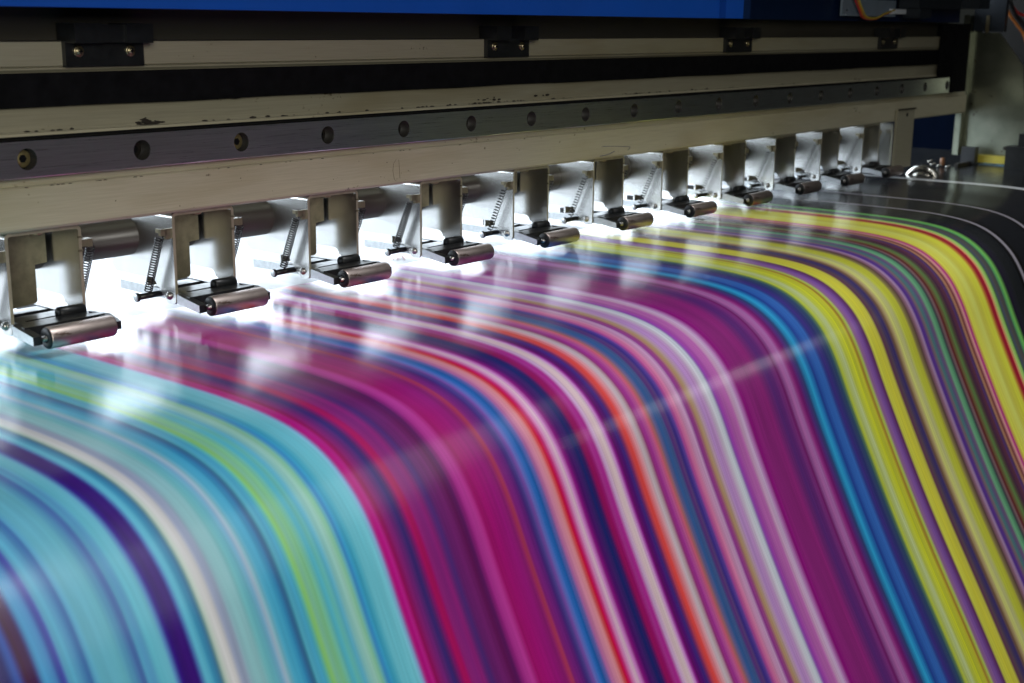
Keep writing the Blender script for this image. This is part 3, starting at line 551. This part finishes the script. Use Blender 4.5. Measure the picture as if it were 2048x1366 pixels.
# ------------------------------------------------------------------ pinch roller assemblies (built once, copied)
def make_unit(kind):
    r = empty('pinch_roller_assembly', (0, 0, 0))
    # bracket
    mb = MB()
    th, W, y0, y1, zt, zb = .0016, .0390, .0100, .0640, -.0335, -.0372
    R1, R2 = .0026, .0011
    outer = [(0, zb)] + arc(R1, zt-R1, R1, 180, 90) + arc(W-R1, zt-R1, R1, 90, 0) + [(W, zb)]
    inner = [(W-th, zb)] + arc(W-th-R2, zt-th-R2, R2, 0, 90) + arc(th+R2, zt-th-R2, R2, 90, 180) + [(th, zb)]
    mb.prism(outer + inner, 'Y', y0, y1)
    side = [(y0, zb), (y0, -.0782)] + arc(y0+.0024, -.0782, .0024, 180, 270, 5)[1:] + [(.0160, -.0806)] + arc(.0160, -.0788, .0018, 270, 345, 4)[1:] + \
           [(.0240, -.0728)] + arc(.0290, -.0732, .0040, 175, 95, 5) + [(.0600, -.0690), (y1, -.0650), (y1, zb)]
    mb.prism(side, 'X', 0, th); mb.prism(side, 'X', W-th, W)
    fl = [(th, -.0352), (.0355, -.0352), (.0355, -.0540), (.0290, -.0545), (.0290, -.0720), (.0278, -.0732), (.0120, -.0742), (th, -.0742)]
    mb.prism(fl, 'Y', .0352, .0366)
    bmesh.ops.recalc_face_normals(mb.bm, faces=mb.bm.faces[:])
    for f in mb.bm.faces:
        if f.normal.y < -.8: f.material_index = 2 if f.calc_center_median().y < .0105 else 1
    br = mb.build('bracket', [M['zinc'], M['zincedge'], M['zincrim']], r)
    # hook tabs
    mb = MB()
    mb.box(-.0036, 0, .0108, .0124, -.0465, -.0412, .0003); mb.box(-.0066, -.0030, .0108, .0124, -.0446, -.0414, .0003); mb.box(-.0066, -.0052, .0106, .0150, -.0432, -.0412, .0003)
    mb.build('hook_tab', M['zincedge'], br)
    mb = MB()
    mb.box(W, W+.0050, .0108, .0124, -.0442, -.0408, .0003); mb.box(W+.0036, W+.0062, .0106, .0150, -.0446, -.0408, .0003); mb.box(W-.0020, W+.0002, .0094, .0102, -.0395, -.0388); mb.box(W-.0020, W+.0002, .0094, .0102, -.0462, -.0452)
    mb.build('hook_tab', M['zincedge'], br)
    mb = MB(); mb.lathe([(0, .0030), (.0010, .0033), (.0016, .0028), (.0019, .0016), (.0014, 0)], (.0195, .0165, -.0351), (0, 0, -1), 20); mb.build('screw', M['screw'], br)
    # lever
    lv = None
    mb = MB()
    def two(fs_fn):
        fs_fn()
    zt2, zb2 = -.0750, -.0797
    for a, b in ((.0035, .0078), (.0308, .0350)):
        mb.box(a, b, .0060, .0620, zb2, zt2, .0004)
    mb.box(.0078, .0308, .0290, .0385, zb2+.0004, zt2-.0003, .0004)
    mb.box(.0078, .0308, .0125, .0225, zb2+.0004, zt2-.0001, .0004)
    mb.box(-.0012, .0402, -.0030, .0075, -.0792, -.0744, .0005)
    def arm(x0, x1, cx):
        fs = mb.hexa([(x0,-.0135,-.0806),(x1,-.0135,-.0806),(x1,.0046,-.0784),(x0,.0030,-.0784),(x0,-.0135,-.0767),(x1,-.0135,-.0767),(x1,.0046,-.0738),(x0,.0030,-.0738)], .0004)
    arm(-.0036, .0010, 0)
    mb.hexa([(.0366,-.0135,-.0806),(.0420,-.0135,-.0806),(.0436,-.0020,-.0790),(.0366,.0046,-.0784),(.0366,-.0135,-.0767),(.0420,-.0135,-.0767),(.0436,-.0020,-.0750),(.0366,.0046,-.0738)], .0004)
    mb.cyl((.0235, .0095, -.0736), (.0372, .0095, -.0738), .0030, 20, .0004)
    bmesh.ops.recalc_face_normals(mb.bm, faces=mb.bm.faces[:])
    for f in mb.bm.faces:
        if f.normal.x < -.8 and f.calc_center_median().x < .0036: f.material_index = 1
    lv = mb.build('lever', [M['black'], M['grey_cut']], r)
    mb = MB(); mb.cyl((-.0112, .0262, -.0772), (.0034, .0262, -.0772), .0016, 16); mb.lathe([(0, 0), (0, .0020), (.0004, .0023), (.0016, .0023), (.0020, .0018), (.0020, 0)], (-.0126, .0262, -.0772), (1, 0, 0), 20)
    bmesh.ops.recalc_face_normals(mb.bm, faces=mb.bm.faces[:])
    for f in mb.bm.faces:
        if f.normal.x < -.7: f.material_index = 1
    mb.build('spring_pin', [M['black'], M['grey_cut']], lv)
    mb = MB(); mb.cyl((.0350, .0262, -.0772), (.0470, .0262, -.0772), .0016, 12); mb.build('spring_pin', M['black'], lv)
    mb = MB(); mb.lathe([(0, .0021), (.0004, .0021), (.0004, .0016), (.0011, .0016), (.0016, .0012), (.0016, 0)], (-.0001, .0150, -.0764), (-1, 0, 0), 18)
    mb.prism([(.0150+.0006*math.cos(a), -.0764+.0006*math.sin(a)) for a in [k*PI/3 for k in range(6)]], 'X', -.0021, -.0016); mb.build('pivot_bolt', M['boltsteel'], lv)
    # roller
    mb = MB()
    mb.lathe([(0, .0016), (0, .0040), (.0006, .0049), (.0012, .0050), (.0335, .0050), (.0341, .0048), (.0344, .0040), (.0344, .0016)], (.0018, -.0146, -.0778), (1, 0, 0), 36)
    for f in mb.bm.faces:
        if abs(f.normal.x) > .9: f.smooth = False
    bmesh.ops.recalc_face_normals(mb.bm, faces=mb.bm.faces[:])
    for f in mb.bm.faces:
        if abs(f.normal.x) > .5: f.material_index = 1
    ro = mb.build('roller', [M['roller'], M['black']], r)
    mb = MB(); mb.cyl((.0002, -.0146, -.0778), (.0374, -.0146, -.0778), .0013, 14); mb.build('axle', M['boltsteel'], ro)
    # springs
    def spring(x, top, bot, nm):
        A = Vector((x, *top)); B = Vector((x + (.0004 if x < 0 else -.0004), *bot)); d = (B-A); L = d.length; d.normalize()
        u = Vector((1, 0, 0)); w = d.cross(u).normalized(); u = w.cross(d)
        turns = 22 if kind == 0 else 15; pts = []; steps = 12
        def warp(t):
            if kind == 0: return t
            return t
        for k in range(turns*steps+1):
            t = k/(turns*steps); a = 2*PI*turns*t
            Rr = .0019 if kind == 0 else .0017
            pts.append(A + d*(L*warp(t)) + (u*math.cos(a) + w*math.sin(a))*Rr)
        pts = [A - d*.0022 + u*.0008, A - d*.0012 + u*.0016] + pts + [B + d*.0008 + u*.0012, B + d*.0020]
        mb = MB(); mb.tube(pts, .00036 if kind == 0 else .00030, 5); return mb.build('spring', M['spring'], r)
    spring(-.0058, (.0130, -.0458), (.0255, -.0748), 'l')
    spring(.0452, (.0130, -.0458), (.0255, -.0748), 'r')
    return r
ulabs = ['nearest pinch roller assembly, touching the left edge of the photo above teal stripes',
         'second pinch roller assembly from the left, hanging above the teal to magenta boundary',
         'third pinch roller assembly from the left, just left of the collar on the tube',
         'fourth pinch roller assembly from the left, just right of the small red letters',
         'fifth pinch roller assembly from the left, above where the cyan and magenta stripes meet',
         'sixth pinch roller assembly from the left, below the blue ink scribble',
         'seventh pinch roller assembly from the left, above the lime green stripes',
         'fourth pinch roller assembly counted back from the end plate, above the yellow and red stripes',
         'third pinch roller assembly counted back from the end plate, where the black print begins',
         'second to last pinch roller assembly, over black print with thin white lines',
         'farthest and smallest pinch roller assembly, right beside the end plate']
U0, UP = -.0083, .0907
ua = make_unit(0); ub = make_unit(1)
for i in range(11):
    if i == 0: u = ua
    elif i == 4: u = ub
    else: u = copy_tree(ua if i < 4 else ub)
    u.location = (U0 + UP*i, random.uniform(-.0003, .0003), 0)
    # levers do not all hang at quite the same angle
    tag(u, ulabs[i], 'pinch roller', 'pinch roller assemblies under the beam')
def tweak(u, dz):
    for ch in u.children:
        if ch.name.startswith(('lever', 'roller')):
            piv = Vector((0, .015, -.0764))
            ch.matrix_local = Matrix.Translation(piv) @ Matrix.Rotation(dz, 4, 'X') @ Matrix.Translation(-piv)
roots = [o for o in S.objects if o.name.startswith('pinch_roller_assembly')]
for k, u in enumerate(sorted(roots, key=lambda o: o.location.x)):
    tweak(u, [0, .01, -.015, .0, .012, -.02, .0, .01, -.01, .015, 0][k])

# ------------------------------------------------------------------ right end
mb = MB(); mb.box(.9560, .9985, .0003, .0030, -.0800, -.0208, .0005)
ep = mb.build('end_plate', M['beam_shaded']); tag(ep, 'flat beige end plate with one bolt hole, hanging from the right end of the beam', 'plate')
mb = MB(); mb.cyl((.9790, .0006, -.0265), (.9790, -.0006, -.0265), .0017, 16); mb.build('plate_bolt', M['boltdark'], ep)
mb = MB(); mb.box(.9555, .9990, -.0015, .0002, -.0213, -.0200); mb.build('plate_lip', M['boltdark'], ep)
# pale guard panel left of the end plate, behind it
mb = MB(); mb.box(.9535, .9553, .0040, .0620, -.0790, -.0345, .0004)
tag(mb.build('guard_panel', M['zinc']), 'bright bare metal guard panel between the last roller and the end plate', 'panel')
# side plate of the machine
mb = MB()
sp = [(.0085,.0735),(-.0010,.0735),(-.0010,.0548),(-.0215,.0548),(-.0500,.0205),(-.0590,-.0440),(-.0560,-.0780),(.0080,-.0780)]
mb.prism(sp, 'X', 1.165, 1.168); 
side = mb.build('side_plate', M['plate']); tag(side, 'tall stained grey-green metal side plate with a slanted corner at the far right', 'side plate')
mb = MB(); mb.prism([(.0085,.0735),(.0150,.0735),(.0150,-.0800),(.0085,-.0800)], 'X', 1.1535, 1.168); mb.build('folded_flange', M['plate'], side)
mb = MB(); mb.cyl((1.1652, -.040, -.070), (1.1635, -.040, -.070), .0020, 14); mb.build('rivet', M['boltdark'], side)
# upper bracket above it
mb = MB(); mb.box(1.1560, 1.1640, -.0290, .0050, .0560, .1200, .0005); ub_ = mb.build('upper_bracket', M['gunmetal'])
tag(ub_, 'dark blue-grey upright bracket above the slanted side plate', 'bracket')
mb = MB(); mb.box(1.1545, 1.1558, -.0125, -.0090, .0545, .0730); mb.build('brass_strip', M['screw'], ub_)
# yellow block, connector, black pieces
mb = MB(); mb.box(1.150, 1.162, -.0500, -.0020, -.0862, -.0782, .0012)
tag(mb.build('yellow_block', M['yellow']), 'long yellow plastic block at the foot of the side plate', 'block')
mb = MB(); mb.box(1.152, 1.166, -.0470, -.0170, -.0950, -.0880, .0008); cn = mb.build('connector', M['paleblue']); tag(cn, 'pale blue connector below the yellow block', 'connector')
mb = MB(); mb.cyl((1.1515, -.036, -.0915), (1.1400, -.036, -.0915), .0030, 16, .0004); mb.build('cap', M['black'], cn)
mb = MB(); mb.box(1.138, 1.149, -.0165, -.0010, -.0880, -.0690, .0008)
tag(mb.build('black_catch', M['black']), 'small black catch at the left foot of the side plate', 'catch')
mb = MB(); mb.box(1.125, 1.145, -.0760, -.0540, -.1000, -.0640, .0012); mb.box(1.127, 1.143, -.0800, -.0660, -.0640, -.0500, .0012)
tag(mb.build('black_housing', M['black']), 'black housing at the right edge of the photo beside the yellow block', 'housing')
# small fittings seen under the beam end
ft = empty('cable_fitting', (1.07, .0, -.088)); tag(ft, 'small brown and white cable fitting on the black platen, right of the silver disc', 'fitting')
mb = MB(); mb.cyl((.028, .004, .0005), (.030, .005, .0085), .0026, 14, .0005); mb.build('brown_plug', M['brownplug'], ft)
for (x, y, z, r) in ((.010, .010, .004, .0012), (.013, .004, .003, .0010), (.018, -.004, .002, .0011), (.012, .014, .007, .0010)):
    mb = MB(); mb.cyl((x, y, z-.002), (x+.004, y-.003, z), r, 10, .0002); mb.build('pin', M['silver'], ft)
mb = MB(); mb.box(.030, .070, -.012, -.009, -.0005, .0035, .0004); mb.build('bar', M['boltdark'], ft)
# silver disc
mb = MB()
pr = [(0, 0), (0, .0040), (.0010, .0045), (.0010, .0085), (.0, .0090), (.0, .0120), (.0012, .0125), (.0012, .0150), (.0004, .0155), (.0008, .0178), (.0025, .0190), (.0080, .0192), (.0090, .0185), (.0090, 0)]
mb.lathe(pr, (1.000, -.0120, -.0985), (.97, .1, .2), 48)
tag(mb.build('silver_disc', M['silver']), 'turned silver disc with concentric ridges half sunk beside the end plate', 'disc')

# covers
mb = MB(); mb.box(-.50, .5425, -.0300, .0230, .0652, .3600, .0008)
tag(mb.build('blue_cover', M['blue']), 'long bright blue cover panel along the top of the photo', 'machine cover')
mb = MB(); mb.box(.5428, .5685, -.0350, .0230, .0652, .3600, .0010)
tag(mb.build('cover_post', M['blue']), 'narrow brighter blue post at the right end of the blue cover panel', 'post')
mb = MB(); mb.box(.5690, .5880, -.0300, .0230, .0652, .3600); mb.box(.5884, 1.10, .0002, .0230, .0650, .3600); mb.box(.5884, 1.30, -.0900, -.0002, .1250, .1450)  # last box: unseen hood added to shade the beam below
tag(mb.build('navy_cover', M['navy']), 'dark navy machine cover right of the blue post, with an added unseen hood', 'machine cover')
# end of the beam: black fill put in for the shadow in its recess
mb = MB(); mb.box(1.0905, 1.1300, -.0020, .0160, -.0080, .0640, .0010); mb.box(1.1010, 1.1300, .0185, .0440, .0050, .0640)
tag(mb.build('end_shade_fill', M['blackmat']), 'black fill standing for the shadowed recess at the far right end of the beam', 'block')
# deep blue panel under the beam end
mb = MB(); mb.box(1.20, 2.3, .25, .26, -.30, -.02)
bp = mb.build('navy_casing', M['navy']); tag(bp, 'deep navy panel seen under the right end of the beam', 'casing')
mb = MB(); mb.cyl((1.30, .17, -.135), (1.60, .17, -.135), .016, 24, .002); tag(mb.build('blue_pipe', M['blue']), 'short shiny blue pipe low behind the end plate', 'pipe')
# pale sheet-metal bracket with dangling wires
mb = MB(); mb.box(.798, .9148, -.0060, -.0040, .0708, .0843, .0003); mb.box(.798, .9055, -.0101, -.0040, .0694, .0707, .0003)
pb = mb.build('sensor_bracket', M['bracketblue']); tag(pb, 'pale bluish metal bracket hanging at the top behind the dangling wires', 'bracket')
mb = MB(); mb.cyl((.807, -.0059, .0741), (.807, -.0066, .0741), .0008, 10); mb.build('bracket_hole', M['blackmat'], pb)
mb = MB(); mb.box(.8925, .9240, -.0129, -.0092, .0720, .0764, .0004)
tag(mb.build('wire_plug', M['white']), 'small white plug ending the red and yellow wires', 'plug')
mb = MB(); mb.box(.9166, 1.0230, -.0287, -.0082, .0778, .0973, .001); mb.box(.9240, .9518, -.0268, -.0101, .0685, .0777, .001); mb.box(1.0236, 1.0521, -.0472, -.0101, .0787, .0973, .001)
tag(mb.build('sensor_housing', M['gunmetal']), 'dark sensor housing at the top right above the beam end', 'housing')
def spline(P, n=10):
    return [Vector(p) for p in catmull([tuple(q) for q in P], n)]
wp = [(.8015, -.012, .0935), (.8088, -.012, .0831), (.8182, -.012, .0757), (.8293, -.0111, .0690), (.8405, -.0111, .0668), (.8544, -.0111, .0668), (.8702, -.0111, .0699), (.8929, -.0111, .0739)]
wl = ['dangling red wire looping from above to the white plug', 'dangling orange wire looping beside the red one to the plug', 'dangling yellow wire, uppermost of the loop ending in the plug']
for k, mn in enumerate(('red', 'orange', 'yelwire')):
    mb = MB(); mb.tube(spline([(x + .0018*k + .0012*math.sin(j*1.3+k), y - .0012*k, z + .0016*k*(.4+.3*math.sin(j+k))) for j, (x, y, z) in enumerate(wp)]), .0008, 6)
    tag(mb.build('wire', M[mn]), wl[k], 'wire', 'wires dangling by the pale bracket')
# cables at the top right edge
cb = [('orange', 'orange cable curving down at the upper right edge', [(1.172,-.020,.110),(1.172,-.0225,.086),(1.171,-.0290,.0735),(1.170,-.0390,.062),(1.169,-.0470,.0520),(1.168,-.0530,.036),(1.169,-.0590,.012)]),
      ('black', 'black cable curving down beside the orange cable', [(1.174,-.024,.110),(1.174,-.0270,.088),(1.172,-.0345,.0745),(1.171,-.0450,.063),(1.170,-.0540,.050),(1.170,-.061,.032)]),
      ('red', 'short red cable at the upper right edge of the photo', [(1.176,-.026,.088),(1.176,-.0330,.0780),(1.175,-.0440,.0730),(1.175,-.058,.0690)])]
for mn, lab, P in cb:
    mb = MB(); mb.tube(spline(P), .0016 if mn != 'black' else .0022, 8); tag(mb.build('cable', M[mn]), lab, 'cable', 'cables at the upper right edge')
# grey wall beyond the cables
mb = MB(); mb.box(1.30, 1.31, -.60, .05, -.35, .40)
tag(mb.build('rear_cabinet', M['pit']), 'dim grey cabinet side beyond the cables at the right edge', 'cabinet')

# ------------------------------------------------------------------ bright window behind the machine, room
def window():
    r = empty('window', (.6, 1.25, .0)); tag(r, 'bright white window behind the machine glaring under the beam', 'window')
    mb = MB(); mb.box(-2.6, 2.2, 0, .01, .02, 1.15); mb.build('pane', WM, r)
    for x in (-2.62, -1.75, -.95, -.15, .65, 1.45, 2.2):
        mb = MB(); mb.box(x-.025, x+.025, -.03, 0, .0, 1.17); mb.build('mullion', M['darkgrey'], r)
    return r
WM = emis('window_glow', (.78, .89, 1.0), WIN)
window()

# ------------------------------------------------------------------ lights
W = bpy.data.worlds.new('World'); S.world = W; W.use_nodes = True
bg = W.node_tree.nodes['Background']; bg.inputs[0].default_value = (.92, 1, .93, 1); bg.inputs[1].default_value = AMB
def area(name, loc, target, sx, sy, power, col):
    l = bpy.data.lights.new(name, 'AREA'); l.shape = 'RECTANGLE'; l.size = sx; l.size_y = sy; l.energy = power; l.color = col
    o = bpy.data.objects.new(name, l); o.location = loc; COL.objects.link(o)
    q = (Vector(target)-Vector(loc)).to_track_quat('-Z', 'Y')
    if name == 'strip_lamp':          # its long side slopes down to the right
        z = -(Vector(target)-Vector(loc)).normalized(); x = Vector((.6, .4, -.3)); x = (x - z*x.dot(z)).normalized()
        q = Matrix((x, z.cross(x), z)).transposed().to_quaternion()
    o.rotation_euler = q.to_euler(); return o
for a in LAMPS: area(*a)

# ------------------------------------------------------------------ camera
cam = bpy.data.cameras.new('camera'); co = bpy.data.objects.new('camera', cam); COL.objects.link(co); S.camera = co
cam.sensor_width = 36; cam.lens = 2597.295/2048*36; cam.clip_start = .01; cam.clip_end = 100
yaw, pitch, roll = math.radians(38.79214), math.radians(13.8896), math.radians(.68144)
f = Vector((math.cos(yaw)*math.cos(pitch), math.sin(yaw)*math.cos(pitch), -math.sin(pitch)))
rt = Vector((math.sin(yaw), -math.cos(yaw), 0)); up = rt.cross(f)
c_, s_ = math.cos(roll), math.sin(roll)
r2 = rt*c_ + up*s_; u2 = up*c_ - rt*s_
m = Matrix((r2, u2, -f)).transposed().to_4x4(); m.translation = Vector((-.313176, -.527013, .061923))
co.matrix_world = m
cam.dof.use_dof = True; cam.dof.focus_distance = .74; cam.dof.aperture_fstop = FSTOP
# ------------------------------------------------------------------ render settings
S.render.engine = 'CYCLES'
S.cycles.use_denoising = True
S.cycles.max_bounces = 10; S.cycles.glossy_bounces = 6; S.cycles.diffuse_bounces = 4
S.cycles.sample_clamp_indirect = 6
vs = S.view_settings; vs.view_transform = 'Standard'; vs.look = 'None'; vs.exposure = 0; vs.gamma = 1; vs.use_curve_mapping = False
